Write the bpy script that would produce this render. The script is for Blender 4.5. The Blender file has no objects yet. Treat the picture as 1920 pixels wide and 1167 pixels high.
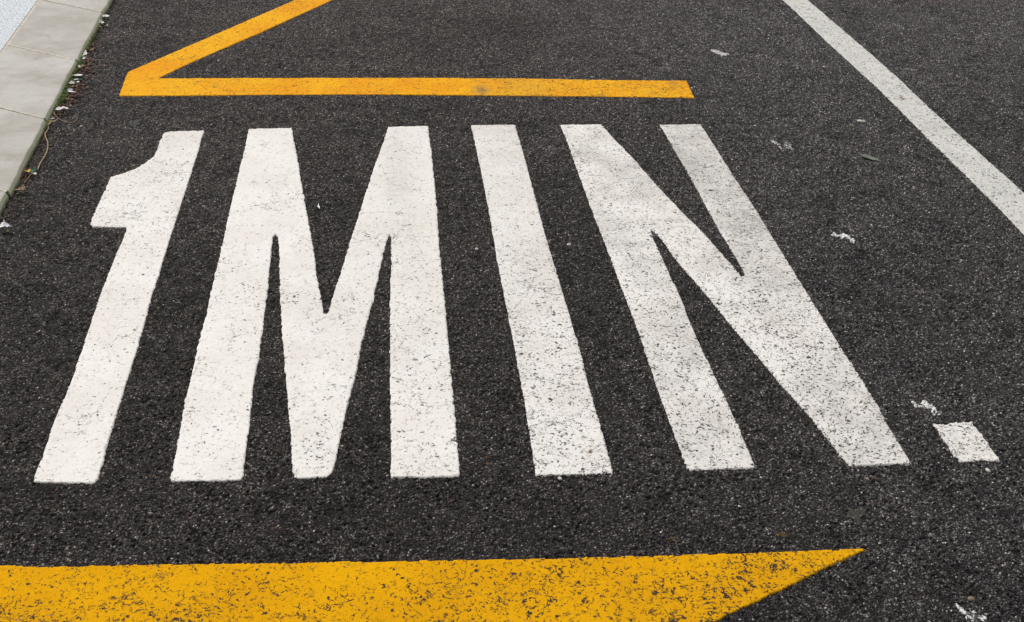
import bpy, math, random
import numpy as np
from mathutils import Matrix, Vector
random.seed(7)
R = math.radians
S = bpy.context.scene
COL = S.collection

# ------------------------------------------------------------------ camera
CAM_H = 1.6
F_PX, PITCH, YAW, ROLL = 2200.0, 0.542397, 0.122016, 0.045233
W_PX, H_PX = 1920.0, 1167.0
cp, sp = math.cos(PITCH), math.sin(PITCH)
fw = np.array([math.sin(YAW)*cp, math.cos(YAW)*cp, -sp])
rt0 = np.array([math.cos(YAW), -math.sin(YAW), 0.0])
up0 = np.cross(rt0, fw)
rt = rt0*math.cos(ROLL) + up0*math.sin(ROLL)
up = -rt0*math.sin(ROLL) + up0*math.cos(ROLL)
cam_d = bpy.data.cameras.new('camera')
cam = bpy.data.objects.new('camera', cam_d)
COL.objects.link(cam)
m = Matrix.Identity(4)
for i in range(3):
    m[i][0], m[i][1], m[i][2] = rt[i], up[i], -fw[i]
m[2][3] = CAM_H
cam.matrix_world = m
cam_d.sensor_width = 36.0
cam_d.lens = F_PX/W_PX*36.0
cam_d.clip_start = 0.05
cam_d.clip_end = 2000
S.camera = cam

# ------------------------------------------------------------------ sky, sun, exposure
SUN_EL, SUN_AZ = R(52), R(-35)          # high, behind thin cloud, ahead and to the left
wd = bpy.data.worlds.new('World'); S.world = wd; wd.use_nodes = True
nt = wd.node_tree; nt.nodes.clear()
sky = nt.nodes.new('ShaderNodeTexSky'); sky.sky_type = 'NISHITA'; sky.sun_disc = False
sky.sun_elevation = SUN_EL; sky.sun_rotation = SUN_AZ; sky.dust_density = 4.0; sky.air_density = 1.0
hs = nt.nodes.new('ShaderNodeHueSaturation'); hs.inputs['Saturation'].default_value = 0.12
bg = nt.nodes.new('ShaderNodeBackground'); bg.inputs['Strength'].default_value = 0.12
wo = nt.nodes.new('ShaderNodeOutputWorld')
nt.links.new(sky.outputs[0], hs.inputs['Color']); nt.links.new(hs.outputs[0], bg.inputs[0]); nt.links.new(bg.outputs[0], wo.inputs[0])
sd = bpy.data.lights.new('sun', 'SUN'); sd.energy = 1.3; sd.angle = R(22); sd.color = (1.0, 0.955, 0.90)
sun = bpy.data.objects.new('sun', sd); COL.objects.link(sun)
dirv = Vector((math.sin(SUN_AZ)*math.cos(SUN_EL), math.cos(SUN_AZ)*math.cos(SUN_EL), math.sin(SUN_EL)))
sun.rotation_euler = dirv.to_track_quat('Z', 'Y').to_euler()
sun.location = dirv*20
S.view_settings.view_transform = 'Standard'
S.view_settings.look = 'None'
S.view_settings.gamma = 1.0
S.view_settings.exposure = 0.30
S.render.resolution_x, S.render.resolution_y = 1024, 622

# ------------------------------------------------------------------ helpers
def at(px, py, z=0.0):
    """ground position (metres) of a surveyed point of the place"""
    dx, dy = px-W_PX/2, -(py-H_PX/2)
    d = fw*F_PX + rt*dx + up*dy
    t = (z-CAM_H)/d[2]
    return np.array([d[0]*t, d[1]*t])

def tag(o, label=None, cat=None, group=None, kind=None):
    if label: o['label'] = label
    if cat: o['category'] = cat
    if group: o['group'] = group
    if kind: o['kind'] = kind
    return o

def mesh_np(name, co, faces, mat=None, attrs=None, parent=None, smooth=True):
    me = bpy.data.meshes.new(name)
    co = np.asarray(co, dtype=np.float32); faces = np.asarray(faces, dtype=np.int32)
    n, k = faces.shape
    me.vertices.add(len(co)); me.vertices.foreach_set('co', co.ravel())
    me.loops.add(n*k); me.loops.foreach_set('vertex_index', faces.ravel())
    me.polygons.add(n)
    me.polygons.foreach_set('loop_start', np.arange(0, n*k, k, dtype=np.int32))
    me.polygons.foreach_set('loop_total', np.full(n, k, dtype=np.int32))
    me.polygons.foreach_set('use_smooth', np.full(n, smooth, dtype=bool))
    for an, (ty, val) in (attrs or {}).items():
        a = me.attributes.new(an, ty, 'POINT')
        a.data.foreach_set('color' if ty == 'FLOAT_COLOR' else 'value', np.asarray(val, dtype=np.float32).ravel())
    me.update(calc_edges=True); me.validate()
    if mat: me.materials.append(mat)
    o = bpy.data.objects.new(name, me); COL.objects.link(o)
    if parent: o.parent = parent
    return o

def mesh_py(name, vs, fs, mat=None, parent=None, smooth=False):
    me = bpy.data.meshes.new(name); me.from_pydata([tuple(map(float, v)) for v in vs], [], fs); me.update()
    if smooth:
        for p in me.polygons: p.use_smooth = True
    if mat: me.materials.append(mat)
    o = bpy.data.objects.new(name, me); COL.objects.link(o)
    if parent: o.parent = parent
    return o

def empty(name, loc):
    o = bpy.data.objects.new(name, None); o.empty_display_size = .05; COL.objects.link(o)
    o.location = loc; o.matrix_world = Matrix.Translation(loc)
    return o

# ---- lattice noise, the same wherever it is asked for
def hsh(ix, iy, s):
    h = (ix.astype(np.uint64)*np.uint64(73856093)) ^ (iy.astype(np.uint64)*np.uint64(19349663)) ^ np.uint64(s*83492791+1013)
    h &= np.uint64(0xffffffff)
    h = (h ^ (h >> np.uint64(16)))*np.uint64(0x45d9f3b) & np.uint64(0xffffffff)
    h = (h ^ (h >> np.uint64(16)))*np.uint64(0x45d9f3b) & np.uint64(0xffffffff)
    h = h ^ (h >> np.uint64(16))
    return (h & np.uint64(0xffffff)).astype(np.float32)/np.float32(0xffffff)

OFF = 4000
def worley(x, y, c, s):
    X, Y = x/c+OFF, y/c+OFF
    ix, iy = np.floor(X).astype(np.int64), np.floor(Y).astype(np.int64)
    f1 = np.full(x.shape, 9., np.float32); f2 = f1.copy(); bx = ix.copy(); by = iy.copy()
    for a in (-1, 0, 1):
        for b in (-1, 0, 1):
            cx, cy = ix+a, iy+b
            d = np.hypot(cx+.1+.8*hsh(cx, cy, s)-X, cy+.1+.8*hsh(cx, cy, s+1)-Y).astype(np.float32)
            n = d < f1
            f2 = np.where(n, f1, np.minimum(f2, d)); f1 = np.where(n, d, f1)
            bx = np.where(n, cx, bx); by = np.where(n, cy, by)
    return f1, f2, bx, by

def vnoise(x, y, c, s):
    X, Y = x/c+OFF, y/c+OFF
    ix, iy = np.floor(X).astype(np.int64), np.floor(Y).astype(np.int64)
    u, v = (X-ix).astype(np.float32), (Y-iy).astype(np.float32)
    u = u*u*(3-2*u); v = v*v*(3-2*v)
    return (hsh(ix, iy, s)*(1-u)*(1-v)+hsh(ix+1, iy, s)*u*(1-v)+hsh(ix, iy+1, s)*(1-u)*v+hsh(ix+1, iy+1, s)*u*v)*2-1

def sm(a, b, t):
    t = np.clip((t-a)/(b-a), 0, 1); return t*t*(3-2*t)

# hollows and scars seen in the surface: px, py, radius along x, radius along y, depth
DENTS = [(1270, 210, .035, .03, .006), (1302, 218, .025, .02, .004), (870, 575, .016, .016, .005), (905, 585, .012, .012, .004),
         (1640, 622, .02, .012, .004), (1598, 408, .012, .01, .004), (1850, 418, .02, .015, .005), (700, 565, .012, .01, .004),
         (240, 790, .012, .012, .004), (760, 765, .012, .012, .004), (1380, 905, .012, .012, .004), (1532, 1000, .022, .02, .005),
         (620, 560, .008, .01, .004), (1830, 108, .02, .02, .005), (1722, 168, .014, .014, .004), (1505, 470, .01, .02, .004),
         (150, 1010, .02, .016, .004), (1225, 885, .014, .012, .004)]
def stones(x, y):
    """asphalt surface: height in metres, stone id brightness, gap factor"""
    wx = x + .0012*vnoise(x, y, .004, 60); wy = y + .0012*vnoise(x, y, .004, 61)
    f1, f2, bx, by = worley(wx, wy, .0066, 3)
    e = sm(.02, .30, f2-f1)
    r1, r2, r3 = hsh(bx, by, 11), hsh(bx, by, 12), hsh(bx, by, 13)
    patch = vnoise(x, y, .09, 20)*.6+vnoise(x, y, .035, 21)*.5
    hole = sm(.865, .93, r1+.16*patch)
    top = -.0008+.0020*r2-.0042*hole
    h = e*top+(1-e)*(-.0024-.0016*hole)
    g1, g2, cx, cy = worley(x, y, .0034, 30)
    e2 = sm(.0, .35, g2-g1)
    h = h+.0009*(e2-.5)+.0007*vnoise(x, y, .02, 40)+.0016*vnoise(x, y, .16, 41)
    for (px, py, ra, rb, dp) in DENTS:
        c = at(px, py); d2 = ((x-c[0])/ra)**2+((y-c[1])/rb)**2
        h = h-dp*np.exp(-d2*1.6)*(.5+.9*sm(-.3, .5, vnoise(x, y, .009, 77)))
    return h, e*(.4+.6*e2), r3, hole, hsh(cx, cy, 14), hsh(bx, by, 15)

# ------------------------------------------------------------------ materials
def new_mat(name):
    mt = bpy.data.materials.new(name); mt.use_nodes = True
    nt = mt.node_tree; nt.nodes.clear()
    out = nt.nodes.new('ShaderNodeOutputMaterial'); b = nt.nodes.new('ShaderNodeBsdfPrincipled')
    nt.links.new(b.outputs[0], out.inputs[0])
    return mt, nt, b
class NG:
    def __init__(s, nt): s.nt = nt; s.pos = None
    def n(s, t, **k):
        o = s.nt.nodes.new(t)
        for a, v in k.items(): setattr(o, a, v)
        return o
    def P(s):
        if not s.pos: s.pos = s.n('ShaderNodeNewGeometry').outputs['Position']
        return s.pos
    def put(s, sock, v):
        if isinstance(v, bpy.types.NodeSocket): s.nt.links.new(v, sock)
        elif v is not None: sock.default_value = v
    def math(s, op, a, b=None, c=None, clamp=False):
        o = s.n('ShaderNodeMath', operation=op, use_clamp=clamp)
        s.put(o.inputs[0], a); s.put(o.inputs[1], b)
        if c is not None: s.put(o.inputs[2], c)
        return o.outputs[0]
    def noise(s, scale, detail=3, rough=.6, vec=None, dist=0):
        o = s.n('ShaderNodeTexNoise'); s.put(o.inputs['Vector'], vec or s.P())
        o.inputs['Scale'].default_value = scale; o.inputs['Detail'].default_value = detail; o.inputs['Roughness'].default_value = rough
        o.inputs['Distortion'].default_value = dist
        return o.outputs['Fac']
    def voro(s, scale, feature='F1', out='Distance', vec=None, rnd=1.0):
        o = s.n('ShaderNodeTexVoronoi', feature=feature); s.put(o.inputs['Vector'], vec or s.P())
        o.inputs['Scale'].default_value = scale; o.inputs['Randomness'].default_value = rnd
        return o.outputs[out]
    def ramp(s, v, a, b, lo=0., hi=1.):
        o = s.n('ShaderNodeMapRange', interpolation_type='SMOOTHSTEP')
        s.put(o.inputs['Value'], v); s.put(o.inputs['From Min'], a); s.put(o.inputs['From Max'], b)
        s.put(o.inputs['To Min'], lo); s.put(o.inputs['To Max'], hi)
        return o.outputs[0]
    def mix(s, f, a, b, mode='MIX'):
        o = s.n('ShaderNodeMix', data_type='RGBA', blend_type=mode)
        s.put(o.inputs[0], f); s.put(o.inputs[6], a); s.put(o.inputs[7], b)
        return o.outputs[2]
    def attr(s, name, o='Fac'):
        a = s.n('ShaderNodeAttribute', attribute_name=name); return a.outputs[o]
    def bump(s, b, h, strength, dist, prev=None):
        o = s.n('ShaderNodeBump'); o.inputs['Strength'].default_value = strength; o.inputs['Distance'].default_value = dist
        s.put(o.inputs['Height'], h)
        if prev: s.put(o.inputs['Normal'], prev)
        s.put(b.inputs['Normal'], o.outputs[0]); return o.outputs[0]
def C(r, g, b): return (r, g, b, 1)

def asphalt_mat():
    mt, nt, b = new_mat('asphalt'); g = NG(nt)
    fine = g.attr('detail')
    base = g.mix(fine, C(.095, .088, .084), g.attr('Col', 'Color'))
    def cells(scale):
        o = g.n('ShaderNodeTexVoronoi', feature='F1'); g.put(o.inputs['Vector'], g.P()); o.inputs['Scale'].default_value = scale
        sp_ = g.n('ShaderNodeSeparateColor'); g.put(sp_.inputs[0], o.outputs['Color'])
        return o.outputs['Distance'], sp_.outputs
    # mineral grains: most dark with bitumen, some worn clean and pale
    d1, c1 = cells(205)
    core = g.ramp(d1, .62, .30)
    v1 = g.math('POWER', c1[0], 5.0)
    v1 = g.math('MULTIPLY_ADD', v1, 2.9, .66)
    v1 = g.math('MULTIPLY', v1, g.math('MULTIPLY_ADD', core, .75, .30))
    d2, c2 = cells(390)
    v2 = g.math('MULTIPLY_ADD', g.math('POWER', c2[0], 3.0), 1.7, .62)
    v2 = g.math('MULTIPLY', v2, g.math('MULTIPLY_ADD', g.ramp(d2, .65, .3), .6, .5))
    k = g.math('MULTIPLY', v1, v2)
    kk = g.n('ShaderNodeCombineColor'); [g.put(kk.inputs[i], k) for i in range(3)]
    col = g.mix(1.0, base, kk.outputs[0], 'MULTIPLY')
    tintc = g.mix(c1[1], C(1.07, 1.0, .94), C(.96, 1.0, 1.02))
    col = g.mix(1.0, col, tintc, 'MULTIPLY')
    # a few chips of pale and of rusty stone
    d3, c3 = cells(150)
    pale = g.math('MULTIPLY', g.ramp(c3[0], .975, .985), g.ramp(d3, .42, .25))
    col = g.mix(g.math('MULTIPLY', pale, .8), col, g.mix(c3[1], C(.20, .18, .14), C(.42, .41, .39)))
    rusty = g.math('MULTIPLY', g.ramp(c3[2], .990, .994), g.ramp(d3, .42, .25))
    col = g.mix(g.math('MULTIPLY', rusty, .7), col, C(.20, .085, .03))
    g.put(b.inputs['Base Color'], col)
    b.inputs['Roughness'].default_value = .8; b.inputs['Specular IOR Level'].default_value = .22
    hgt = g.math('ADD', g.math('MULTIPLY', core, 1.0), g.math('MULTIPLY', g.ramp(d2, .7, .2), .5))
    hgt = g.math('ADD', hgt, g.math('MULTIPLY', c1[2], .8))
    g.bump(b, hgt, .9, .0016)
    return mt

def paint_mat(name, col, worn, dirt, crackle=1.0, spec=.12):
    """thermoplastic paint; 'wear' attribute says how pitted it is"""
    mt, nt, b = new_mat(name); g = NG(nt)
    w = g.attr('wear'); soil = g.attr('soil')
    lump = g.noise(14, 4, .6); fine = g.noise(300, 2)
    wl = g.math('ADD', w, g.math('MULTIPLY', g.math('SUBTRACT', lump, .5), .55))
    # pits: irregular blobs where the paint never reached into the gaps
    p1 = g.noise(135, 3, .62, dist=.6)
    p1 = g.math('MULTIPLY_ADD', g.math('SUBTRACT', g.noise(30, 4, .7), .5), .34, p1)
    th1 = g.math('MULTIPLY_ADD', wl, .088, .322)
    pit = g.ramp(p1, g.math('ADD', th1, .018), g.math('SUBTRACT', th1, .022))
    p2 = g.noise(68, 3, .7, dist=1.2)
    p2 = g.math('MULTIPLY_ADD', g.math('SUBTRACT', g.noise(13, 4, .65), .5), .19, p2)
    th2 = g.math('MULTIPLY_ADD', wl, .125, .262)
    pit2 = g.ramp(p2, g.math('ADD', th2, .012), g.math('SUBTRACT', th2, .015))
    # hair cracks
    wv = g.n('ShaderNodeVectorMath', operation='ADD')
    nz = g.n('ShaderNodeTexNoise'); g.put(nz.inputs['Vector'], g.P()); nz.inputs['Scale'].default_value = 40; nz.inputs['Detail'].default_value = 4
    scl = g.n('ShaderNodeVectorMath', operation='SCALE'); g.put(scl.inputs[0], nz.outputs['Color']); scl.inputs['Scale'].default_value = .045
    g.put(wv.inputs[0], g.P()); g.put(wv.inputs[1], scl.outputs[0])
    cr = g.voro(9, 'DISTANCE_TO_EDGE', vec=wv.outputs[0])
    cr = g.ramp(cr, .011, .002)
    cr = g.math('MULTIPLY', cr, g.ramp(g.noise(7, 3), .46, .60))
    cr = g.math('MULTIPLY', cr, g.ramp(g.noise(120, 2), .40, .50))
    cr2 = g.ramp(g.voro(38, 'DISTANCE_TO_EDGE', vec=wv.outputs[0]), .035, .006)
    cr2 = g.math('MULTIPLY', cr2, g.ramp(g.noise(55, 3), .50, .60))
    cr2 = g.math('MULTIPLY', cr2, g.ramp(wl, .1, .8, .45, 1.))
    crk = g.math('MULTIPLY', g.math('MAXIMUM', cr, cr2), crackle)
    mask = g.math('MAXIMUM', g.math('MAXIMUM', pit, pit2), g.math('MULTIPLY', crk, .8), clamp=True)
    c0 = g.mix(g.ramp(g.noise(5, 4, .6), .35, .65), C(*col), C(*dirt))
    c0 = g.mix(g.math('MULTIPLY', g.ramp(fine, .62, .40), .18), c0, C(*[d*.62 for d in dirt]))
    c0 = g.mix(g.ramp(wl, .35, 1.1, 0., .45), c0, C(*worn))
    c0 = g.mix(g.math('MULTIPLY', soil, g.ramp(g.noise(60, 4), .30, .62, .35, 1.)), c0, C(.10, .095, .085))
    halo = g.math('MULTIPLY', g.ramp(p2, g.math('ADD', th2, .075), th2), .50)      # paint worn thin round the deeper pits
    c0 = g.mix(halo, c0, C(*[v*.50 for v in dirt]))
    gapc = g.mix(g.ramp(g.noise(400), .4, .6), C(.014, .012, .011), C(.055, .050, .045))
    g.put(b.inputs['Base Color'], g.mix(g.math('MULTIPLY', mask, .96), c0, gapc))
    b.inputs['Roughness'].default_value = .75; b.inputs['Specular IOR Level'].default_value = spec
    hh = g.math('SUBTRACT', g.math('MULTIPLY', fine, .25), mask)
    g.bump(b, hh, .6, .0014)
    return mt

def concrete_mat(name, a, c, green=0.0, sp=0.3):
    mt, nt, b = new_mat(name); g = NG(nt)
    n = g.noise(3.2, 5, .62, dist=.4)
    col = g.mix(g.ramp(n, .35, .62), C(*a), C(*c))
    # rain streak stains, running across the slab
    mp = g.n('ShaderNodeMapping'); mp.inputs['Scale'].default_value = (3.5, 9, 3.5); g.put(mp.inputs[0], g.P())
    st = g.noise(1.0, 4, .6, vec=mp.outputs[0])
    col = g.mix(g.ramp(st, .48, .72, 0, .6), col, C(a[0]*.66, a[1]*.62, a[2]*.57))
    bl = g.noise(9, 5, .7, dist=.8)
    col = g.mix(g.ramp(bl, .50, .70, 0, .55), col, C(a[0]*.60, a[1]*.56, a[2]*.50))
    col = g.mix(g.ramp(g.noise(6, 3), .55, .75, 0, .35), col, C(.60, .58, .54))
    col = g.mix(g.ramp(g.noise(260, 2), .40, .65, 0, sp), col, C(a[0]*.6, a[1]*.6, a[2]*.6))
    col = g.mix(g.ramp(g.noise(170, 2), .70, .76, 0, .5), col, C(.12, .11, .10))
    if green:
        zz = g.n('ShaderNodeSeparateXYZ'); g.put(zz.inputs[0], g.P())
        nn = g.n('ShaderNodeSeparateXYZ'); g.put(nn.inputs[0], g.n('ShaderNodeNewGeometry').outputs['True Normal'])
        side = g.ramp(nn.outputs['Z'], .97, .55)
        f = g.math('MULTIPLY', side, g.ramp(g.noise(22, 4), .30, .62, .25, 1.))
        col = g.mix(g.math('MULTIPLY', f, green), col, C(.30, .33, .18))
        low = g.math('MULTIPLY', g.ramp(zz.outputs['Z'], .014, .001), g.ramp(g.noise(45, 3), .38, .6))
        col = g.mix(g.math('MULTIPLY', low, .8*side if not isinstance(side, bpy.types.NodeSocket) else side), col, C(.05, .07, .022))
    g.put(b.inputs['Base Color'], col); b.inputs['Roughness'].default_value = .85; b.inputs['Specular IOR Level'].default_value = .25
    g.bump(b, g.noise(200, 4), .6, .0016)
    return mt

def granite_mat():
    mt, nt, b = new_mat('pale_granite'); g = NG(nt)
    n = g.noise(170, 3, .75); n2 = g.noise(85, 3, .7)
    col = g.mix(g.ramp(n, .42, .58), C(.24, .27, .31), C(.68, .71, .73))
    col = g.mix(g.ramp(n2, .58, .72, 0, .75), col, C(.26, .27, .31))
    col = g.mix(g.ramp(g.noise(4, 4), .45, .7, 0, .25), col, C(.52, .50, .47))
    g.put(b.inputs['Base Color'], col); b.inputs['Roughness'].default_value = .7
    g.bump(b, n, .4, .0012)
    return mt

def plain(name, a, c=None, scale=60, rough=.75, spec=.3, sub=0):
    mt, nt, b = new_mat(name); g = NG(nt); c = c or tuple(v*.6 for v in a)
    g.put(b.inputs['Base Color'], g.mix(g.ramp(g.noise(scale, 4), .35, .65), C(*a), C(*c)))
    b.inputs['Roughness'].default_value = rough; b.inputs['Specular IOR Level'].default_value = spec
    g.bump(b, g.noise(scale*3, 3), .4, .001)
    return mt

M = {
 'asphalt': asphalt_mat(),
 'white': paint_mat('white_road_paint', (.76, .735, .70), (.62, .60, .575), (.71, .675, .63)),
 'line': paint_mat('grey_white_line_paint', (.61, .60, .565), (.52, .51, .48), (.54, .53, .50), .5),
 'yellow': paint_mat('yellow_road_paint', (.79, .395, .010), (.70, .35, .022), (.74, .31, .008), 1.1, .04),
 'yellow_near': paint_mat('deep_yellow_road_paint', (.69, .345, .003), (.54, .265, .006), (.62, .295, .003), 1.1, .02),
 'kerb': concrete_mat('kerb_stone_concrete', (.475, .46, .43), (.375, .35, .315), .85),
 'mortar': plain('sandy_mortar', (.52, .47, .39), (.38, .35, .30), 60),
 'granite': granite_mat(),
 'soil': plain('dark_grit', (.035, .028, .02), (.09, .07, .05), 200),
 'moss': plain('moss', (.10, .16, .02), (.04, .06, .012), 90),
 'leaf_brown': plain('dry_leaf', (.30, .19, .10), (.14, .07, .04), 90),
 'leaf_red': plain('rust_leaf', (.36, .09, .03), (.20, .06, .03), 90),
 'leaf_dark': plain('rotten_leaf', (.10, .03, .025), (.05, .02, .015), 90),
 'leaf_grey': plain('faded_leaf', (.17, .18, .15), (.11, .12, .10), 60),
 'straw': plain('straw', (.36, .26, .15), (.26, .18, .10), 70),
 'scrap': plain('pale_scrap', (.82, .80, .78), (.62, .60, .58), 80),
 'lilac': plain('lilac_grey_petal', (.42, .42, .50), (.56, .56, .60), 80),
 'amber': plain('amber_scrap', (.66, .42, .06), (.5, .26, .03), 80),
 'green_scrap': plain('green_scrap', (.03, .17, .10), (.02, .09, .05), 80),
 'tan_pebble': plain('tan_pebble', (.20, .16, .10), (.15, .12, .08), 120),
 'pebble': plain('pale_pebble', (.58, .55, .48), (.42, .40, .36), 120),
 'chip': paint_mat('splashed_white_paint', (.74, .73, .71), (.62, .6, .58), (.6, .59, .57)),
 'chip_grey': paint_mat('thin_grey_paint_trace', (.20, .20, .19), (.17, .17, .16), (.16, .16, .155)),
}

# ------------------------------------------------------------------ road
Y0, Y1 = 1.25, 6.9
def build_road():
    nr, nc = 1800, 1300
    t = np.linspace(0, 1, nr)
    ys = Y0*(Y1/Y0)**(t**.92)                              # rows grow with distance from the near end
    lo = np.full(nr, -1.50); hi = 1.25+(ys-Y0)*.52
    u = np.linspace(0, 1, nc)
    X = (lo[:, None]+(hi-lo)[:, None]*u[None, :]).astype(np.float64); Y = np.repeat(ys[:, None], nc, 1)
    x, y = X.ravel(), Y.ravel()
    h, e, r3, hole, rg, tint = stones(x, y)
    edge = np.minimum(np.minimum(u, 1-u)[None, :]*nc, np.minimum(np.arange(nr), nr-1-np.arange(nr))[:, None]).ravel()
    h = h*np.clip(edge/12, 0, 1)-.006*(1-np.clip(edge/12, 0, 1))
    # albedo: bitumen in the gaps, stones of mixed greys
    L = .056+.115*r3
    L = np.where(r3 > .95, .22, L)
    L = L*e+.024*(1-e)
    L = L*(1-.80*hole)
    for (px, py, ra, rb, dp) in DENTS:
        c = at(px, py); L = L*(1-.75*np.exp(-(((x-c[0])/ra)**2+((y-c[1])/rb)**2)*1.3)*sm(-.5, .3, vnoise(x, y, .009, 77)))  # shade of the hollows put into the albedo, along with a tar patch
    big = vnoise(x, y, .55, 90)*.6+vnoise(x, y, .17, 91)*.4
    side = sm(-.2, 1.5, x-.12*(y-3))                       # the driven lane is greyer and more polished
    crevice_dark = sm(.28, .62, vnoise(x, y, .022, 95)*.7+vnoise(x, y, .06, 96)*.5)          # dark crevices between the stones, their shade painted into the albedo
    L = 1.10*L*(1-.40*crevice_dark)*(1+.28*big)*(.82+.40*side)
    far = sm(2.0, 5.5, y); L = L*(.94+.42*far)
    br = (1-side)*.5+.5*tint
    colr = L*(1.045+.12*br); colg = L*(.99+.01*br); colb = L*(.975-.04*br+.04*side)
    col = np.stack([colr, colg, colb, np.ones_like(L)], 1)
    idx = np.arange(nr*nc).reshape(nr, nc)
    f = np.stack([idx[:-1, :-1], idx[:-1, 1:], idx[1:, 1:], idx[1:, :-1]], -1).reshape(-1, 4)
    co = np.stack([x, y, h], 1)
    # the rest of the road and ground, out to the horizon
    nb = len(co); B = 600
    xs = [-B, -10, 0, 10, B]; yy = [-B, -10, 0, 10, B]
    co2 = [(a, b, -.005) for b in yy for a in xs]
    f2 = [(nb+j*5+i, nb+j*5+i+1, nb+(j+1)*5+i+1, nb+(j+1)*5+i) for j in range(4) for i in range(4)]
    co = np.vstack([co, np.array(co2)]); f = np.vstack([f, np.array(f2)])
    col = np.vstack([col, np.tile([.045, .043, .042, 1], (25, 1))])
    det = np.concatenate([np.ones(nb), np.zeros(25)])
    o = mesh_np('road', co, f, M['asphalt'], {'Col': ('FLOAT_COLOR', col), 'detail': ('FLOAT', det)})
    tag(o, kind='structure')
build_road()

# ------------------------------------------------------------------ painted markings
def densify(P, step):
    out = []
    for i in range(len(P)):
        a, b = P[i], P[(i+1) % len(P)]; n = max(1, int(np.linalg.norm(b-a)/step))
        for k in range(n): out.append(a+(b-a)*k/n)
    return np.array(out)
def paint(name, poly_w, mat, wear_fn, rag=.0018, cell=.003, thick=.0016, seed=1, soil=None, parent=None, lift=0.0):
    """a painted shape lying on the stones: poly_w in ground metres"""
    P = densify(np.array(poly_w, float), .002)
    nxt, prv = np.roll(P, -1, 0), np.roll(P, 1, 0)
    tg = nxt-prv; tg /= np.linalg.norm(tg, axis=1)[:, None]+1e-9
    nm = np.stack([tg[:, 1], -tg[:, 0]], 1)
    j = vnoise(P[:, 0], P[:, 1], .006, 200+seed)*.55+vnoise(P[:, 0], P[:, 1], .018, 230+seed)*.6
    P = P+nm*(j*rag)[:, None]
    mn, mx = P.min(0)-2*cell, P.max(0)+2*cell
    nx, ny = int((mx[0]-mn[0])/cell)+2, int((mx[1]-mn[1])/cell)+2
    gx = mn[0]+np.arange(nx)*cell; gy = mn[1]+np.arange(ny)*cell
    ins = np.zeros((ny, nx), bool)
    a, b = P, np.roll(P, -1, 0)
    for r in range(ny):                                   # scanline fill
        yv = gy[r]
        hit = (a[:, 1] > yv) != (b[:, 1] > yv)
        if not hit.any(): continue
        xs = a[hit, 0]+(yv-a[hit, 1])/(b[hit, 1]-a[hit, 1])*(b[hit, 0]-a[hit, 0])
        ins[r] = (np.searchsorted(np.sort(xs), gx) % 2) == 1
    q = ins[:-1, :-1] | ins[1:, :-1] | ins[:-1, 1:] | ins[1:, 1:]
    idx = np.arange(nx*ny).reshape(ny, nx)
    f = np.stack([idx[:-1, :-1][q], idx[:-1, 1:][q], idx[1:, 1:][q], idx[1:, :-1][q]], -1)
    used = np.zeros(nx*ny, bool); used[f.ravel()] = True
    remap = np.cumsum(used)-1
    XX, YY = np.meshgrid(gx, gy); x = XX.ravel()[used].copy(); y = YY.ravel()[used].copy(); inside = ins.ravel()[used]
    out = np.where(~inside)[0]
    # pull the outside corners of the border cells back onto the outline
    cellk = {}
    keys = np.floor(P/.008).astype(int)
    for i, (kx, ky) in enumerate(keys): cellk.setdefault((kx, ky), []).append(i)
    for i in out:
        kx, ky = int(math.floor(x[i]/.008)), int(math.floor(y[i]/.008)); c = []
        for dx in (-1, 0, 1):
            for dy in (-1, 0, 1): c += cellk.get((kx+dx, ky+dy), [])
        if c:
            d = (P[c, 0]-x[i])**2+(P[c, 1]-y[i])**2; k = c[int(np.argmin(d))]
            x[i], y[i] = P[k]
    h = stones(x, y)[0]
    z = h*.16+thick+.0004+lift
    z[out] = h[out]-.0012
    w = np.clip(wear_fn(x, y), 0, 3)
    so = soil(x, y) if soil else np.zeros_like(x)
    return mesh_np(name, np.stack([x, y, z], 1), remap[f], mat, {'wear': ('FLOAT', w), 'soil': ('FLOAT', so)}, parent=parent)

def blob(x, y, px, py, ra, rb):
    c = at(px, py); return np.exp(-(((x-c[0])/ra)**2+((y-c[1])/rb)**2))
def W(pts): return [at(*p) for p in pts]

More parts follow.
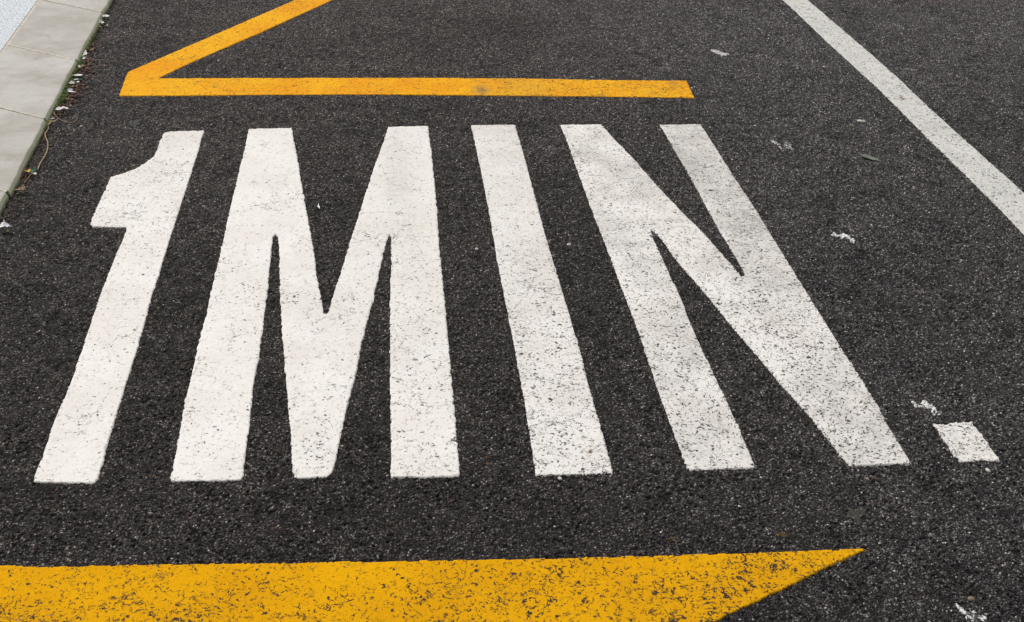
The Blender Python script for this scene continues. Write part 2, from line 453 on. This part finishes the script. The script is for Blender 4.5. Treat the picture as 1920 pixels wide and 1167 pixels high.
ONE = [(308.5,249.5),(320,247.8),(383,245.5),(371,287),(358,329),(335,400),(320,445),(291.5,537.5),(286,555),(262,640),(255,665),(222.7,765),(202.7,832.5),(190,880),(185,898),(176,907),(120,906.5),(62.5,904),(70,877.5),(80,855),(85,837.5),(102.5,787.5),(124,739),(140,697.5),(159,640),(185,562.5),(202.7,515),(230,450),(237,433),(238.5,427),(205,427),(174,426),(169,421),(184,383),(199,352),(208,333),(235.5,325),(260,314.6),(289.6,294),(294,283),(298,269),(304,256)]
EM = [(467.3,242.5),(547,241),(550,257),(560.6,312),(562.7,327.7),(573.7,387.6),(577,408.5),(587.6,465),(596.4,530),(605,572.7),(607.6,587.7),(612,592),(616.4,584),(622.6,560),(640,507.6),(664.8,426.7),(701.3,314.6),(719.6,265),(723,252),(727.4,239),(760,238),(803,237),(812,312),(820.3,400),(822.5,447.5),(825.3,475),(832.8,550),(842.2,653),(849,730),(855.4,797.7),(863,890),(860.4,894.5),(800,895.5),(733.3,896),(732.3,815),(731,640),(730.8,562.7),(733.8,500),(732.8,445),(730.8,438.8),(724,457.6),(715.2,495),(706.5,532.6),(700.2,565),(687.7,607.7),(680.2,637.7),(670,691.5),(657.7,740),(650.2,765),(643.9,795),(632.7,852.7),(624.6,882.7),(621.4,890),(612.6,895.3),(553.8,898.5),(548.8,882.7),(546.3,852.7),(543.8,807.7),(538.8,747.6),(531.3,652.5),(527.5,612.7),(523.8,525),(522.5,460),(521.3,445),(517,440),(511.3,445),(508.8,477.6),(502.5,540),(495,607.7),(486,670),(475.4,725),(469.2,790),(460.4,852.7),(456.7,892.8),(451.7,901.5),(390,903),(319,903.5),(332.8,830),(347.8,750),(365.3,677.5),(372.8,640),(385.3,595),(397.9,537.6),(415.4,465),(429,402),(450,314.6),(456,292),(460.3,273),(464.2,252)]
EYE = [(883,235.8),(925,235),(966.4,235),(985,300),(1002.6,365),(1020,430),(1037.7,491.5),(1082.8,640),(1108,735.6),(1133.4,825.6),(1149.7,889),(1080,891),(1004.6,893),(995.6,831),(981.6,746.9),(961.9,640),(932.6,491.5),(918.8,407.7),(901.3,320)]
EN = [(1050.7,235),(1126.5,234.5),(1137.8,245),(1151.5,261.3),(1185.3,295),(1235.4,352.6),(1283,402.5),(1321,439.4),(1357.8,481.6),(1380.3,506.9),(1390,519),(1394.5,519),(1396,514),(1380.3,484.4),(1357.8,447.8),(1330,399),(1285.4,317.6),(1260.4,275),(1237,235),(1314.2,233.8),(1342.4,278.2),(1376.3,332.9),(1420,398),(1457,459),(1489.9,512.5),(1532,580),(1577,653),(1608.6,701.5),(1643.8,758.3),(1670.9,809.8),(1710,871),(1655,873),(1593.7,875.4),(1573.3,853),(1535.4,804.4),(1516.5,780),(1454.2,709.6),(1408.2,655),(1374.7,616.5),(1321.2,549),(1279,501),(1265,484.4),(1242.5,453.4),(1228.4,438),(1218.6,431),(1231.2,461.9),(1251,504),(1279,566),(1298.7,616.5),(1315,652),(1361.2,749.7),(1389.3,811.5),(1416,873.4),(1416.9,879),(1350,881.5),(1293.7,883.3),(1286.7,876.2),(1257,797.5),(1229,718.7),(1202.3,640),(1186.2,594),(1163.7,535),(1138.4,468),(1110,394.5),(1092.7,350),(1065.2,272.6)]
DOT = [(1745.2,794),(1760,795.5),(1774,797.5),(1781,794.5),(1800,793),(1824,791.8),(1826,799),(1838.5,814),(1854.9,836),(1865.9,851),(1874.8,865.5),(1840,866),(1812,868),(1798.7,866.8),(1790.5,857.9),(1780.9,847),(1774,834.6),(1765.8,822),(1761.7,815),(1750.7,800)]

def letter(name, label, cat, pts, mat, wear, **k):
    return tag(paint(name, W(pts), mat, wear, **k), label, cat, 'letters of the waiting time painted on the bay')
letter('painted_digit', 'white painted numeral 1 on the asphalt, leftmost character of the wording', 'road lettering', ONE, M['white'],
       lambda x, y: .16+.26*blob(x, y, 250, 370, .25, .5)+0*x, rag=.0022, seed=2,
       soil=lambda x, y: .06*sm(3.2, 3.8, y)+.04*vnoise(x, y, .12, 315))
letter('painted_letter', 'white painted capital M with a deep notch, between the numeral and the I', 'road lettering', EM, M['white'],
       lambda x, y: .08+.24*sm(-.35, .1, x)*sm(4.2, 2.4, y)+.12*sm(3.4, 2.0, y), rag=.0024, seed=3,
       soil=lambda x, y: .05*sm(-.35, -.1, x)+.05*vnoise(x, y, .16, 313)+.12*blob(x, y, 745, 330, .05, .5)+.07*blob(x, y, 700, 560, .05, .12))
letter('painted_letter', 'white painted capital I, a single straight stroke between M and N', 'road lettering', EYE, M['white'],
       lambda x, y: .30+.42*sm(3.4, 2.4, y), rag=.0016, seed=4,
       soil=lambda x, y: .07+.06*sm(2.3, 3.0, y)+.06*vnoise(x, y, .14, 312)+ .9*sm(.4, .6, blob(x, y, 1094, 822, .007, .008)) + .6*sm(.3, .8, blob(x, y, 1057, 724, .008, .008)))
letter('painted_letter', 'worn white painted capital N with pitted diagonal, last letter before the full stop', 'road lettering', EN, M['white'],
       lambda x, y: .55+.22*sm(3.9, 2.3, y)+.12*sm(.8, 1.1, x), rag=.0018, seed=5,
       soil=lambda x, y: .13+.17*sm(.9, 1.0, x-.012*(y-3))*sm(2.4, 3.2, y)+.16*vnoise(x, y, .16, 310)+.14*vnoise(x, y, .05, 311)-.16*blob(x, y, 1340, 520, .10, .25))
letter('painted_full_stop', 'small square white painted full stop to the right of the N', 'road lettering', DOT, M['white'],
       lambda x, y: .74+0*x, rag=.0030, seed=6, soil=lambda x, y: .12+.15*vnoise(x, y, .04, 314))

# upper yellow bar with its slanting arm
def ext(a, b, d):
    a, b = at(*a), at(*b); v = (b-a)/np.linalg.norm(b-a); return b+v*d
yo = [at(*p) for p in [(223,180.7),(231,158),(238.8,136.8),(243,134.5),(340,93),(450,45.5),(555.4,0)]] + [ext((340,93), (555.4,0), .7)]
yi = [ext((417.7,92.6), (625.5,0), .7)] + [at(*p) for p in [(625.5,0),(482.8,64.6),(417.7,92.6),(355,120),(296.3,148.1),(480,147.2),(680,146.9),(800,147),(957.5,147.8),(1070,149.8),(1180,151.5),(1287.4,152.3),(1302.5,184.4),(1190,183),(1081,181.5),(884.4,179.6),(800,178.7),(680,178.2),(450,179.2),(330,180.5)]]
tag(paint('zigzag_line', yo+yi, M['yellow'], lambda x, y: .46+.3*sm(.1, 1., x)-.25*blob(x, y, 250, 155, .14, .3), rag=.0012, seed=7, cell=.0034,
          soil=lambda x, y: .8*blob(x, y, 903, 170, .028, .05)+.45*blob(x, y, 1262, 157, .02, .02)+.18*blob(x, y, 980, 165, .12, .2)),
    'amber yellow zigzag line with a slanting arm, above the white wording', 'road marking')
# near yellow band, pointed at its right end
top = [at(*p) for p in [(0,1060.7),(78,1064),(145.8,1062.8),(234.4,1061),(364.6,1058.5),(499.5,1057),(800,1052.5),(1000,1049),(1180,1044.7),(1305,1040.8),(1401.4,1037.7),(1518.5,1033),(1625.3,1030.4)]]
slant = [at(*p) for p in [(1570.6,1055),(1515,1082),(1456,1111),(1414.4,1130.6),(1338.9,1167)]] + [ext((1456,1111), (1338.9,1167), .10)]
p0 = top[0]; low = slant[-1]
band = [np.array([-1.12, p0[1]+.005])]+top+slant+[np.array([low[0]-.35, low[1]-.005]), np.array([-1.12, low[1]+.02])]
tag(paint('zigzag_line', band, M['yellow_near'], lambda x, y: .56+.28*sm(.1, .9, x)+.24*sm(1.72, 1.6, y)+.2*vnoise(x, y, .12, 300), rag=.0026, seed=8, cell=.0028),
    'deep yellow painted band ending in a point, in the foreground below the wording', 'road marking')
# white lane edge line
le = [at(*p) for p in [(1467.5,0),(1510,40),(1560,87.6),(1615,137.6),(1675,194),(1744,264.8),(1816,334.4),(1876,394),(1920,440)]]
re = [at(*p) for p in [(1920,362),(1840,291),(1780,237),(1739,200),(1690,152.7),(1640,107.6),(1557.6,37.5),(1513.8,0)]]
le0 = le[0]+(le[0]-le[3])/np.linalg.norm(le[0]-le[3])*1.6; le9 = le[-1]+(le[-1]-le[-4])/np.linalg.norm(le[-1]-le[-4])*1.6
re0 = re[0]+(re[0]-re[3])/np.linalg.norm(re[0]-re[3])*1.6; re9 = re[-1]+(re[-1]-re[-4])/np.linalg.norm(re[-1]-re[-4])*1.6
tag(paint('lane_line', [le0]+le+[le9, re0]+re+[re9], M['line'], lambda x, y: .72+0*x, rag=.0014, seed=9, cell=.0036, thick=.0018),
    'long greyish white lane line running diagonally along the right side of the bay', 'road marking')

# paint splashes and traces on the asphalt
def splash(px, py, a, b, ang, mat, name, label, cat, seed, wear=.75, pieces=1, grp=None):
    rnd = random.Random(seed); c = at(px, py); pts = []
    a = .95*a*float(np.linalg.norm(at(px+1, py)-at(px, py))); b = .95*b*float(np.linalg.norm(at(px, py-1)-at(px, py)))     # survey sizes to metres
    n = 26; ph = [rnd.uniform(0, 6.28) for _ in range(4)]
    for i in range(n):
        t = 2*math.pi*i/n; r = .9+.20*math.sin(2*t+ph[0])+.24*math.sin(3*t+ph[1])+.18*math.sin(5*t+ph[2])
        x, y = a*r*math.cos(t), b*r*math.sin(t)
        pts.append(c+np.array([x*math.cos(ang)-y*math.sin(ang), x*math.sin(ang)+y*math.cos(ang)]))
    o = paint(name, pts, mat, lambda x, y: wear+.12+0*x, rag=.006, cell=.002, thick=.0006, seed=seed)
    return tag(o, label, cat, grp)
sp_g = 'paint splashes spilled on the lane asphalt'
SPL = [((1343, 97), 7.5, 5, 0, 'chip', 1.2, 'small white paint splash right of the yellow bar end, left of its pair'),
       ((1356, 101), 8.5, 5, 0, 'chip', 1.1, 'small white paint splash right of the yellow bar end, right of its pair'),
       ((1458, 271), 6.5, 7, 0, 'chip', 1.2, 'white paint splash right of the top of the N, left half of its pair'),
       ((1478, 274), 10, 7.5, 0, 'chip', 1.75, 'faint grey paint splash right of the top of the N, right half of its pair'),
       ((1567, 441), 8, 4, 0, 'chip', 1.3, 'small white paint splash right of the middle of the N, left of three'),
       ((1584, 443), 10, 6.5, 0, 'chip', 0.9, 'white paint splash right of the middle of the N, middle of three'),
       ((1599, 451), 7.5, 5, 0, 'chip', 1.3, 'small white paint splash right of the middle of the N, right of three'),
       ((1719, 760), 9, 8.5, 0, 'chip', 1, 'white paint splash above the full stop, left of three'),
       ((1744, 764), 10, 12, 0, 'chip', 1.1, 'triangular white paint splash above the full stop, middle of three'),
       ((1758, 776), 4.5, 5.5, 0, 'chip', 1, 'tiny white paint splash above the full stop, right of three'),
       ((1806, 1148), 6.5, 14, 0, 'chip', 1.1, 'narrow white paint splash at the bottom edge, left of two'),
       ((1832, 1157), 14, 12, 0, 'chip', 1.5, 'ragged white paint splash at the bottom edge, right of two'),
       ((1606, 966), 20, 16, 0, 'chip_grey', 1.9, 'faint grey round paint trace on the asphalt below the N'),
       ((1470, 1003), 16, 3, 0, 'yellow_near', 2.1, 'faint yellow paint streak just above the pointed yellow band, right one'),
       ((1258, 1010), 13, 2.5, 0, 'yellow_near', 2, 'faint yellow paint streak just above the pointed yellow band, left one'),
       ((1560, 158), 9, 4, 0, 'chip_grey', 2, 'faint grey paint fleck left of the lane line near the top'),
       ((255, 231), 10, 7, 0, 'chip_grey', 2, 'faint grey smudge on the asphalt above the numeral')]
for i, (p, a, b, ang, mt, w, lab) in enumerate(SPL):
    splash(p[0], p[1], a, b, ang, M[mt], 'paint_splash', lab, 'paint splash', 40+i, w, grp=sp_g)

# ------------------------------------------------------------------ kerb and pavement
KH = .024
kt_px = [(205,0),(175,54),(152,102),(133,141),(100,192),(94,204),(80,232),(57,278),(34,325),(17.5,360),(0,394)]
kb_px = [(208,0),(180,52),(155.5,101),(139,138),(107,190),(101,202),(88,232),(65,280),(43,325),(25,363),(3,412)]
kback_px = [(73.5,0),(60,16.5),(43,45),(23,70),(0,103)]
top_e = np.array([at(x, y, KH) for x, y in kt_px]); bot_e = np.array([at(x, y, 0) for x, y in kb_px]); back_e = np.array([at(x, y, KH) for x, y in kback_px])
def fitline(P):
    A = np.stack([P[:, 1], np.ones(len(P))], 1); s, *_ = np.linalg.lstsq(A, P[:, 0], rcond=None); return s
# gentle quadratic through the surveyed edges
cq_top = np.polyfit(top_e[:, 1], top_e[:, 0], 2); cq_bot = np.polyfit(bot_e[:, 1], bot_e[:, 0], 2)
cl_back = np.polyfit(back_e[:, 1], back_e[:, 0], 1)
def qx(c, y, lo, hi):
    if lo <= y <= hi: return np.polyval(c, y)
    y0 = lo if y < lo else hi; d = np.polyder(c)
    return np.polyval(c, y0)+np.polyval(d, y0)*(y-y0)
def kx_top(y): return qx(cq_top, y, 3.2, 6.0)
def kx_bot(y): return max(qx(cq_bot, y, 3.2, 6.0), kx_top(y)+.003)
def kx_back(y): return kx_top(y)-KWID
KWID = float(np.mean([np.polyval(cq_top, b[1])-b[0] for b in back_e]))
print('kerb width', KWID, 'batter', [round(float(kx_bot(y)-kx_top(y)), 4) for y in (3.4, 4.2, 5, 5.8)])
j_px = [((115,8),(184,23)), ((17,87),(142,113)), ((0,199),(85.5,223)), ((0,356),(17,360))]
joints = []
for a, b in j_px:
    A, B = at(*a, KH), at(*b, KH); joints.append((A, B)); print('joint', A, B)
def joint_y(i):      # y at road edge, slope dy/dx
    A, B = joints[i]; return float(B[1]), float((B[1]-A[1])/(B[0]-A[0]))
jy = [joint_y(i) for i in range(4)]
print(jy)
SL = jy[1][0]-jy[2][0]
ends = [jy[0][0]+SL*2, jy[0][0]+SL, jy[0][0], jy[1][0], jy[2][0], jy[3][0]]
while ends[-1] > 1.2: ends.append(ends[-1]-SL)
JS = -.60            # the joints are cut at a slant
def kerb_stone(y1, y0, label, dx=0.0, dz=0.0, g=.0035):
    """one slab from y0 (near) to y1 (far), rounded arris towards the road"""
    prof = [(1, 0, -.03), (1, 0, KH*.30), (1, .25, KH*.55), (0, -.001, KH-.006), (0, -.005, KH-.0012), (0, -.010, KH)]
    n = 14; vs = []; fs = []
    rows = [y0+g+(y1-y0-2*g)*k/n for k in range(n+1)]
    rows = [rows[0]]+[rows[0]+.004]+rows[1:-1]+[rows[-1]-.004]+[rows[-1]]
    for ri, y in enumerate(rows):
        cap = .003 if ri in (0, len(rows)-1) else 0
        xt, xb = kx_top(y)+dx, kx_bot(y)+dx; xk = kx_back(y)+.004
        wob = .0015*math.sin(y*17)+.001*math.sin(y*53)
        line = []
        for (m_, off, z) in prof:
            X = xt+off if m_ == 0 else xb-(xb-xt)*off
            line.append((X+wob-cap, y, z+dz-(cap if z > KH*.5 else 0)))
        line += [(xt-KWID*.5, y, KH+dz-cap), (xk+.004, y, KH+dz-cap), (xk, y, KH+dz-.004-cap), (xk, y, -.03)]
        vs += [(vx+kx_top(vy+JS*(vx-xt))-kx_top(vy), vy+JS*(vx-xt), vz) for vx, vy, vz in line]
    k = 10
    for r in range(len(rows)-1):
        for i in range(k-1):
            a = r*k+i; fs.append((a, a+1, a+k+1, a+k))
    fs.append(tuple(range(k-1, -1, -1))); fs.append(tuple((len(rows)-1)*k+i for i in range(k)))
    o = mesh_py('kerb_stone', vs, fs, M['kerb'])
    tag(o, label, 'kerb stone', 'kerb stones laid along the bay')
    # mortar filling the joint at its near end
    yy = y0; vs = []; xt = kx_top(yy)-.007; xk = kx_back(yy)+.004
    nn = 20
    for i in range(nn+1):
        x = xk+(xt-xk)*i/nn
        x += kx_top(yy+JS*(x-kx_top(yy)))-kx_top(yy); wv = .0012*math.sin(i*1.9+yy*9); ww = .0062+.0014*math.sin(i*2.7+yy*5)
        sk = JS*(x-kx_top(yy))
        for s in (-1, 1): vs.append((x, yy+sk+wv+s*ww, KH+dz+.0006))
        for s in (-1, 1): vs.append((x, yy+sk+wv+s*.003, -.02))
    fs = []
    for i in range(nn):
        a = i*4; fs += [(a, a+4, a+5, a+1), (a+2, a+6, a+4, a), (a+1, a+5, a+7, a+3)]
    mesh_py('mortar_joint', vs, fs, M['mortar'], parent=o)
    return o
KL = ['pale grey kerb stone off the top edge, farthest along the kerb', 'pale grey kerb stone beside the top left corner, farthest in view',
      'streaked pale kerb stone beside the white scraps, second from the top', 'pale kerb stone beside the moss and leaf litter, third from the top',
      'smooth grey kerb stone beside the long dry stem, fourth from the top', 'kerb stone with a chipped corner at the left edge, nearest in view']
for i in range(len(ends)-1):
    lab = KL[i] if i < len(KL) else 'pale grey kerb stone of the near run beside the wording, outside the left edge'
    kerb_stone(ends[i], ends[i+1], lab, dx=[0, 0, .001, 0, 0, -.004, 0, 0, 0, 0, 0, 0][min(i, 11)], dz=[0, .0008, 0, .0006, 0, .001, 0, 0, 0, 0, 0, 0][min(i, 11)])
# mortar seam between kerb and pavement
def strip(name, x_fn, wfn, z, mat, y0=.8, y1=8, n=260):
    vs, fs = [], []
    for i in range(n+1):
        y = y0+(y1-y0)*i/n; x = x_fn(y); w = wfn(i, y)
        vs += [(x-w, y, z), (x+w*.9, y, z)]
    for i in range(n): fs.append((2*i, 2*i+1, 2*i+3, 2*i+2))
    return mesh_py(name, vs, fs, mat)
seam = strip('mortar_seam', lambda y: kx_back(y)-.001, lambda i, y: .011+.002*math.sin(i*1.3)+.0015*math.sin(i*.37), KH-.0015, M['mortar'])
tag(seam, kind='structure')
# pavement of pale granite beyond the kerb
n = 40; vs, fs = [], []
for i in range(n+1):
    y = -20+60*i/n; vs += [(-40, y, KH+.0005), (kx_back(y)-.009, y, KH+.0005), (kx_back(y)-.009, y, -.03)]
for i in range(n): a = 3*i; fs += [(a, a+1, a+4, a+3), (a+1, a+2, a+5, a+4)]
tag(mesh_py('pavement', vs, fs, M['granite']), kind='structure')
# distant continuation of kerb, beyond the separate stones
# ------------------------------------------------------------------ litter in the gutter
def road_z(x, y): return float(stones(np.array([x]), np.array([y]))[0][0])
def tube(name, pts_px, r, mat, label, cat, z0=.003, lift=.006, grp=None, taper=.5):
    P = []
    for i, (px, py) in enumerate(pts_px):
        p = at(px, py, z0); P.append(Vector((p[0], p[1], z0)))
    # Catmull-Rom
    Q = []
    for i in range(len(P)-1):
        p0, p1, p2, p3 = P[max(i-1, 0)], P[i], P[i+1], P[min(i+2, len(P)-1)]
        for k in range(6):
            t = k/6; Q.append(.5*((2*p1)+(p2-p0)*t+(2*p0-5*p1+4*p2-p3)*t*t+(3*p1-p0-3*p2+p3)*t**3))
    Q.append(P[-1]); vs, fs = [], []; n = len(Q)
    for i, q in enumerate(Q):
        d = (Q[min(i+1, n-1)]-Q[max(i-1, 0)]); d.z = 0; d.normalize(); s = Vector((-d.y, d.x, 0))
        t = i/(n-1); rr = .62*r*(1-taper*t); zz = lift*math.sin(math.pi*t)*(.6+.4*math.sin(7*t))
        for k in range(6):
            a = k*math.pi/3; v = q+s*rr*math.cos(a)+Vector((0, 0, rr*math.sin(a)+max(zz, 0)+rr)); vs.append(v)
    for i in range(n-1):
        for k in range(6): fs.append((i*6+k, i*6+(k+1) % 6, i*6+6+(k+1) % 6, i*6+6+k))
    fs += [tuple(range(5, -1, -1)), tuple((n-1)*6+k for k in range(6))]
    return tag(mesh_py(name, vs, fs, mat, smooth=True), label, cat, grp)
tg_ = 'dry stems lying in the gutter'
tube('dry_stem', [(101,197),(100,208),(104,219),(114,227),(128,231),(140,229),(145,224),(143,219)], .0022, M['straw'], 'curled dry stem hooking out onto the asphalt', 'stem', grp=tg_)
tube('dry_stem', [(99,222),(92,234),(91,245),(85,256),(90,270),(89,284),(83,297),(76,308),(71,320)], .0026, M['straw'], 'long wavy dry stem along the fourth kerb stone', 'stem', grp=tg_, taper=-.5)
tube('dry_stem', [(83,248),(85,257),(80,264)], .0014, M['straw'], 'short thin stem crossing the long wavy one', 'stem', grp=tg_)
tube('dry_stem', [(62,324),(57,332),(51,338),(45,345)], .0024, M['straw'], 'short pale stem below the coloured scraps', 'stem', grp=tg_)
tube('dry_stem', [(161,128),(161,132),(157,136),(152,138)], .0016, M['straw'], 'tiny curled stem beside the moss', 'stem', grp=tg_)
tube('dry_stem', [(138,175),(130,184),(127,193),(126,200)], .0018, M['straw'], 'bent dry stem above the pale flakes', 'stem', grp=tg_)
tube('dry_stem', [(162,105),(165,114),(172,115),(178,113)], .0022, M['straw'], 'kinked straw beside the white scrap', 'stem', grp=tg_)
tube('dry_stem', [(178,61),(184,58),(191,56)], .0018, M['leaf_brown'], 'short dark twig leaning off the kerb near the top', 'stem', grp=tg_)

def flake(name, px, py, a, b, ang, mat, label, cat, z=.006, seed=0, curl=.35, thick=.0012, grp=None, tilt=0):
    rnd = random.Random(seed); p = at(px, py, z); vs, fs = [], []; nr, ns = 4, 18
    rim = [1+rnd.uniform(-.34, .20) for _ in range(ns)]; sk_ = rnd.uniform(-.6, .6)
    for side in (1, -1):
        vs.append((0, 0, side*thick/2))
        for r in range(1, nr+1):
            for s in range(ns):
                t = 2*math.pi*s/ns; q = r/nr*(1+(rim[s]-1)*r/nr)
                x, y = a*q*math.cos(t)+sk_*b*q*math.sin(t), b*q*math.sin(t)*(1-.55*(q*math.cos(t))**2)
                vs.append((x, y, side*thick/2*(1-.5*(r/nr)**3)+curl*b*(y/b)**2+.25*curl*a*(x/a)**2))
    N = 1+nr*ns
    for o_, fl in ((0, False), (N, True)):
        for s in range(ns):
            f = (o_, o_+1+s, o_+1+(s+1) % ns); fs.append(f[::-1] if fl else f)
        for r in range(nr-1):
            for s in range(ns):
                f = (o_+1+r*ns+s, o_+1+(r+1)*ns+s, o_+1+(r+1)*ns+(s+1) % ns, o_+1+r*ns+(s+1) % ns); fs.append(f[::-1] if fl else f)
    for s in range(ns):
        i, j = 1+(nr-1)*ns+s, 1+(nr-1)*ns+(s+1) % ns; fs.append((i, N+i, N+j, j))
    o = mesh_py(name, vs, fs, mat, smooth=True); o.location = (p[0], p[1], z); o.rotation_euler = (tilt, .15*rnd.uniform(-1, 1), ang)
    return tag(o, label, cat, grp)
FG = 'pale scraps caught along the kerb'
FL = [(199,31,.020,.009,.1,'scrap','bright white flat scrap on the asphalt, topmost along the kerb'),
      (190,42,.012,.013,.6,'scrap','small white crumpled scrap just below the topmost one'),
      (201,48,.005,.005,0,'scrap','tiny white crumb right of the crumpled scrap'),
      (187,50,.004,.014,.6,'straw','small tan sliver under the crumpled scrap'),
      (158,102,.011,.019,-.3,'scrap','rounded white scrap leaning on the second kerb stone'),
      (156,111,.009,.012,.4,'lilac','lilac grey flake under the rounded white scrap'),
      (149,125,.006,.006,0,'scrap','tiny white crumb beside the moss'),
      (155,124,.008,.006,.4,'straw','tiny tan flake beside the moss'),
      (145,142,.022,.010,.25,'scrap','pale pinkish scrap halfway down the moss strip'),
      (149,149,.018,.004,.2,'green_scrap','dark green sliver under the pinkish scrap'),
      (142,150,.012,.006,.4,'lilac','grey flake under the pinkish scrap'),
      (146,154,.007,.005,-.4,'scrap','small pale flake right of the grey flake'),
      (134,156,.014,.007,.0,'scrap','curved pale flake above the reddish leaves'),
      (135,173,.017,.007,.05,'scrap','white crescent scrap below the reddish leaves'),
      (132,169,.012,.008,.4,'lilac','lilac flake behind the crescent scrap'),
      (111,205,.014,.009,.2,'scrap','white flake by the third joint, left of a pair'),
      (119,203,.016,.008,.1,'scrap','white flake by the third joint, right of a pair'),
      (126,204,.007,.004,.1,'scrap','tiny white fleck right of the white pair'),
      (100,228,.005,.018,-.55,'straw','pale straw coloured splinter at the third joint'),
      (98,223,.008,.004,.2,'lilac','lilac fleck at the third joint'),
      (94,231,.004,.016,-.5,'straw','thin tan splinter against the fourth kerb stone'),
      (53,322,.009,.011,0,'amber','amber yellow square scrap in the gutter'),
      (62,320,.010,.009,.2,'green_scrap','dark green scrap beside the amber one'),
      (66,326,.007,.005,0,'scrap','tiny white scrap below the green one'),
      (36,356,.017,.009,.2,'leaf_brown','crumpled tan leaf below the pale stem'),
      (44,353,.007,.012,.2,'straw','small tan fragment beside the crumpled leaf'),
      (4,424,.012,.013,0,'scrap','bright white square scrap at the left edge'),
      (14,424,.010,.019,.1,'lilac','rounded grey scrap right of the bright white one at the left edge')]
for i, (px, py, a, b, ang, mt, lab) in enumerate(FL):
    flake('scrap', px, py, a*.92, b*.95, ang, M[mt], lab, 'scrap', z=.013+.002*(i % 4), seed=100+i, curl=.45, grp=FG, tilt=.25+.3*math.sin(i*2.3))
flake('fallen_leaf', 1632, 296, .045, .016, -.55, M['leaf_grey'], 'faded grey green leaf lying flat between the N and the lane line', 'leaf', z=.0035, seed=9, curl=.08)
flake('fallen_leaf', 1692, 185, .012, .006, -.4, M['leaf_red'], 'small rust brown leaf fragment on the white lane line', 'leaf', z=.006, seed=12, curl=.4)
flake('scrap', 598, 388, .003, .017, -.12, M['scrap'], 'thin white sliver on the asphalt inside the notch of the M', 'scrap', z=.004, seed=5, curl=.1)
flake('scrap', 1107, 845, .005, .004, .2, M['straw'], 'tiny tan crumb on the foot of the I', 'scrap', z=.005, seed=6, curl=.2)

def pebble(px, py, a, b, h, ang, label, seed, mat='pebble', grp='loose pebbles on the asphalt'):
    rnd = random.Random(seed); vs, fs = [], []; nu, nv = 12, 7
    for j in range(nv+1):
        ph = math.pi*j/nv
        for i in range(nu):
            th = 2*math.pi*i/nu; r = 1+.10*math.sin(2*th+seed)+.08*math.sin(3*ph+seed*2+th)
            vs.append((a*r*math.sin(ph)*math.cos(th), b*r*math.sin(ph)*math.sin(th), h*r*math.cos(ph)))
    for j in range(nv):
        for i in range(nu): fs.append((j*nu+i, (j+1)*nu+i, (j+1)*nu+(i+1) % nu, j*nu+(i+1) % nu))
    p = at(px, py, .003); o = mesh_py('pebble', vs, fs, M[mat], smooth=True)
    o.location = (p[0], p[1], max(road_z(*p), -.001)+h*.6); o.rotation_euler = (0, 0, ang)
    return tag(o, label, 'pebble', grp)
pebble(1615, 228, .016, .010, .005, -.3, 'oblong cream pebble between the N and the lane line', 1)
pebble(1067, 458, .006, .006, .004, 0, 'small pale pebble between the I and the N', 2)
pebble(894, 467, .005, .006, .004, 0, 'small white pebble between the M and the I', 3)
pebble(1050, 897, .005, .005, .003, 0, 'tiny pale pebble under the foot of the I', 4)
pebble(1852, 882, .005, .006, .003, .5, 'small white pebble under the full stop', 5)
pebble(152, 236, .005, .005, .003, 0, 'tiny white pebble beside the curled dry stem', 6)
pebble(1110, 158-14, .006, .005, .003, 0, 'tiny white pebble just above the yellow bar', 7)
pebble(1821, 1122, .007, .006, .003, .2, 'tan pebble near the lower right corner', 8, 'tan_pebble')
pebble(600, 392+250, .005, .005, .003, 0, 'tiny grey pebble on the middle of the M', 9, 'asphalt') if False else None

# leaf litter and moss: nobody could count them
def litter():
    rnd = random.Random(21)
    def clump(name, n, ypx0, ypx1, dens, mat, smin, smax, off, upz, label, cat, peaks):
        vs, fs = [], []
        c = 0
        while c < n:
            py = rnd.uniform(ypx0, ypx1)
            w = sum(math.exp(-((py-p)/s)**2)*k for p, s, k in peaks)
            if rnd.random() > w: continue
            # foot of the kerb at this height of the survey
            fx = np.interp(py, [q[1] for q in kb_px], [q[0] for q in kb_px]); p = at(fx, py, 0)
            yy = p[1]+rnd.uniform(-.01, .01); xx = kx_bot(yy)+abs(rnd.gauss(0, off))*(.6+.8*w)
            s = rnd.uniform(smin, smax); a = rnd.uniform(0, 6.28); tl = rnd.uniform(-.9, .9); z = rnd.uniform(.001, upz)
            l, wd_ = s, s*rnd.uniform(.35, .7); ux, uy = math.cos(a), math.sin(a)
            pts = [(-l, 0, 0), (0, -wd_, s*.25), (l, 0, s*tl*.6), (0, wd_, s*.35)]
            b = len(vs)
            for (u, v, q) in pts: vs.append((xx+u*ux-v*uy, yy+u*uy+v*ux, max(z+q, .0005)))
            fs.append((b, b+1, b+2, b+3)); c += 1
        o = mesh_py(name, vs, fs, mat); return tag(o, label, cat, kind='stuff')
    pk = [(88, 9, .5), (118, 9, .8), (135, 14, .9), (168, 16, 1.0), (190, 14, .9), (215, 8, .4), (330, 10, .25)]
    clump('leaf_litter', 170, 60, 345, 1, M['leaf_brown'], .003, .010, .022, .010, 'brown crumbled leaf litter packed along the foot of the kerb', 'leaf litter', pk)
    clump('dark_leaf_litter', 420, 60, 360, 1, M['leaf_dark'], .003, .011, .026, .007, 'dark reddish rotten leaf litter along the foot of the kerb', 'leaf litter', pk)
    clump('grit', 1500, 0, 412, 1, M['soil'], .002, .006, .013, .003, 'dark grit gathered along the foot of the kerb', 'grit', [(200, 400, 1)])
    clump('moss', 1500, 0, 260, 1, M['moss'], .002, .006, .007, .018, 'green moss growing at the foot of the kerb', 'moss',
          [(125, 9, 1.), (150, 14, .7), (180, 16, 1.), (195, 12, .7), (90, 30, .25), (40, 40, .15), (240, 20, .1)])
litter()
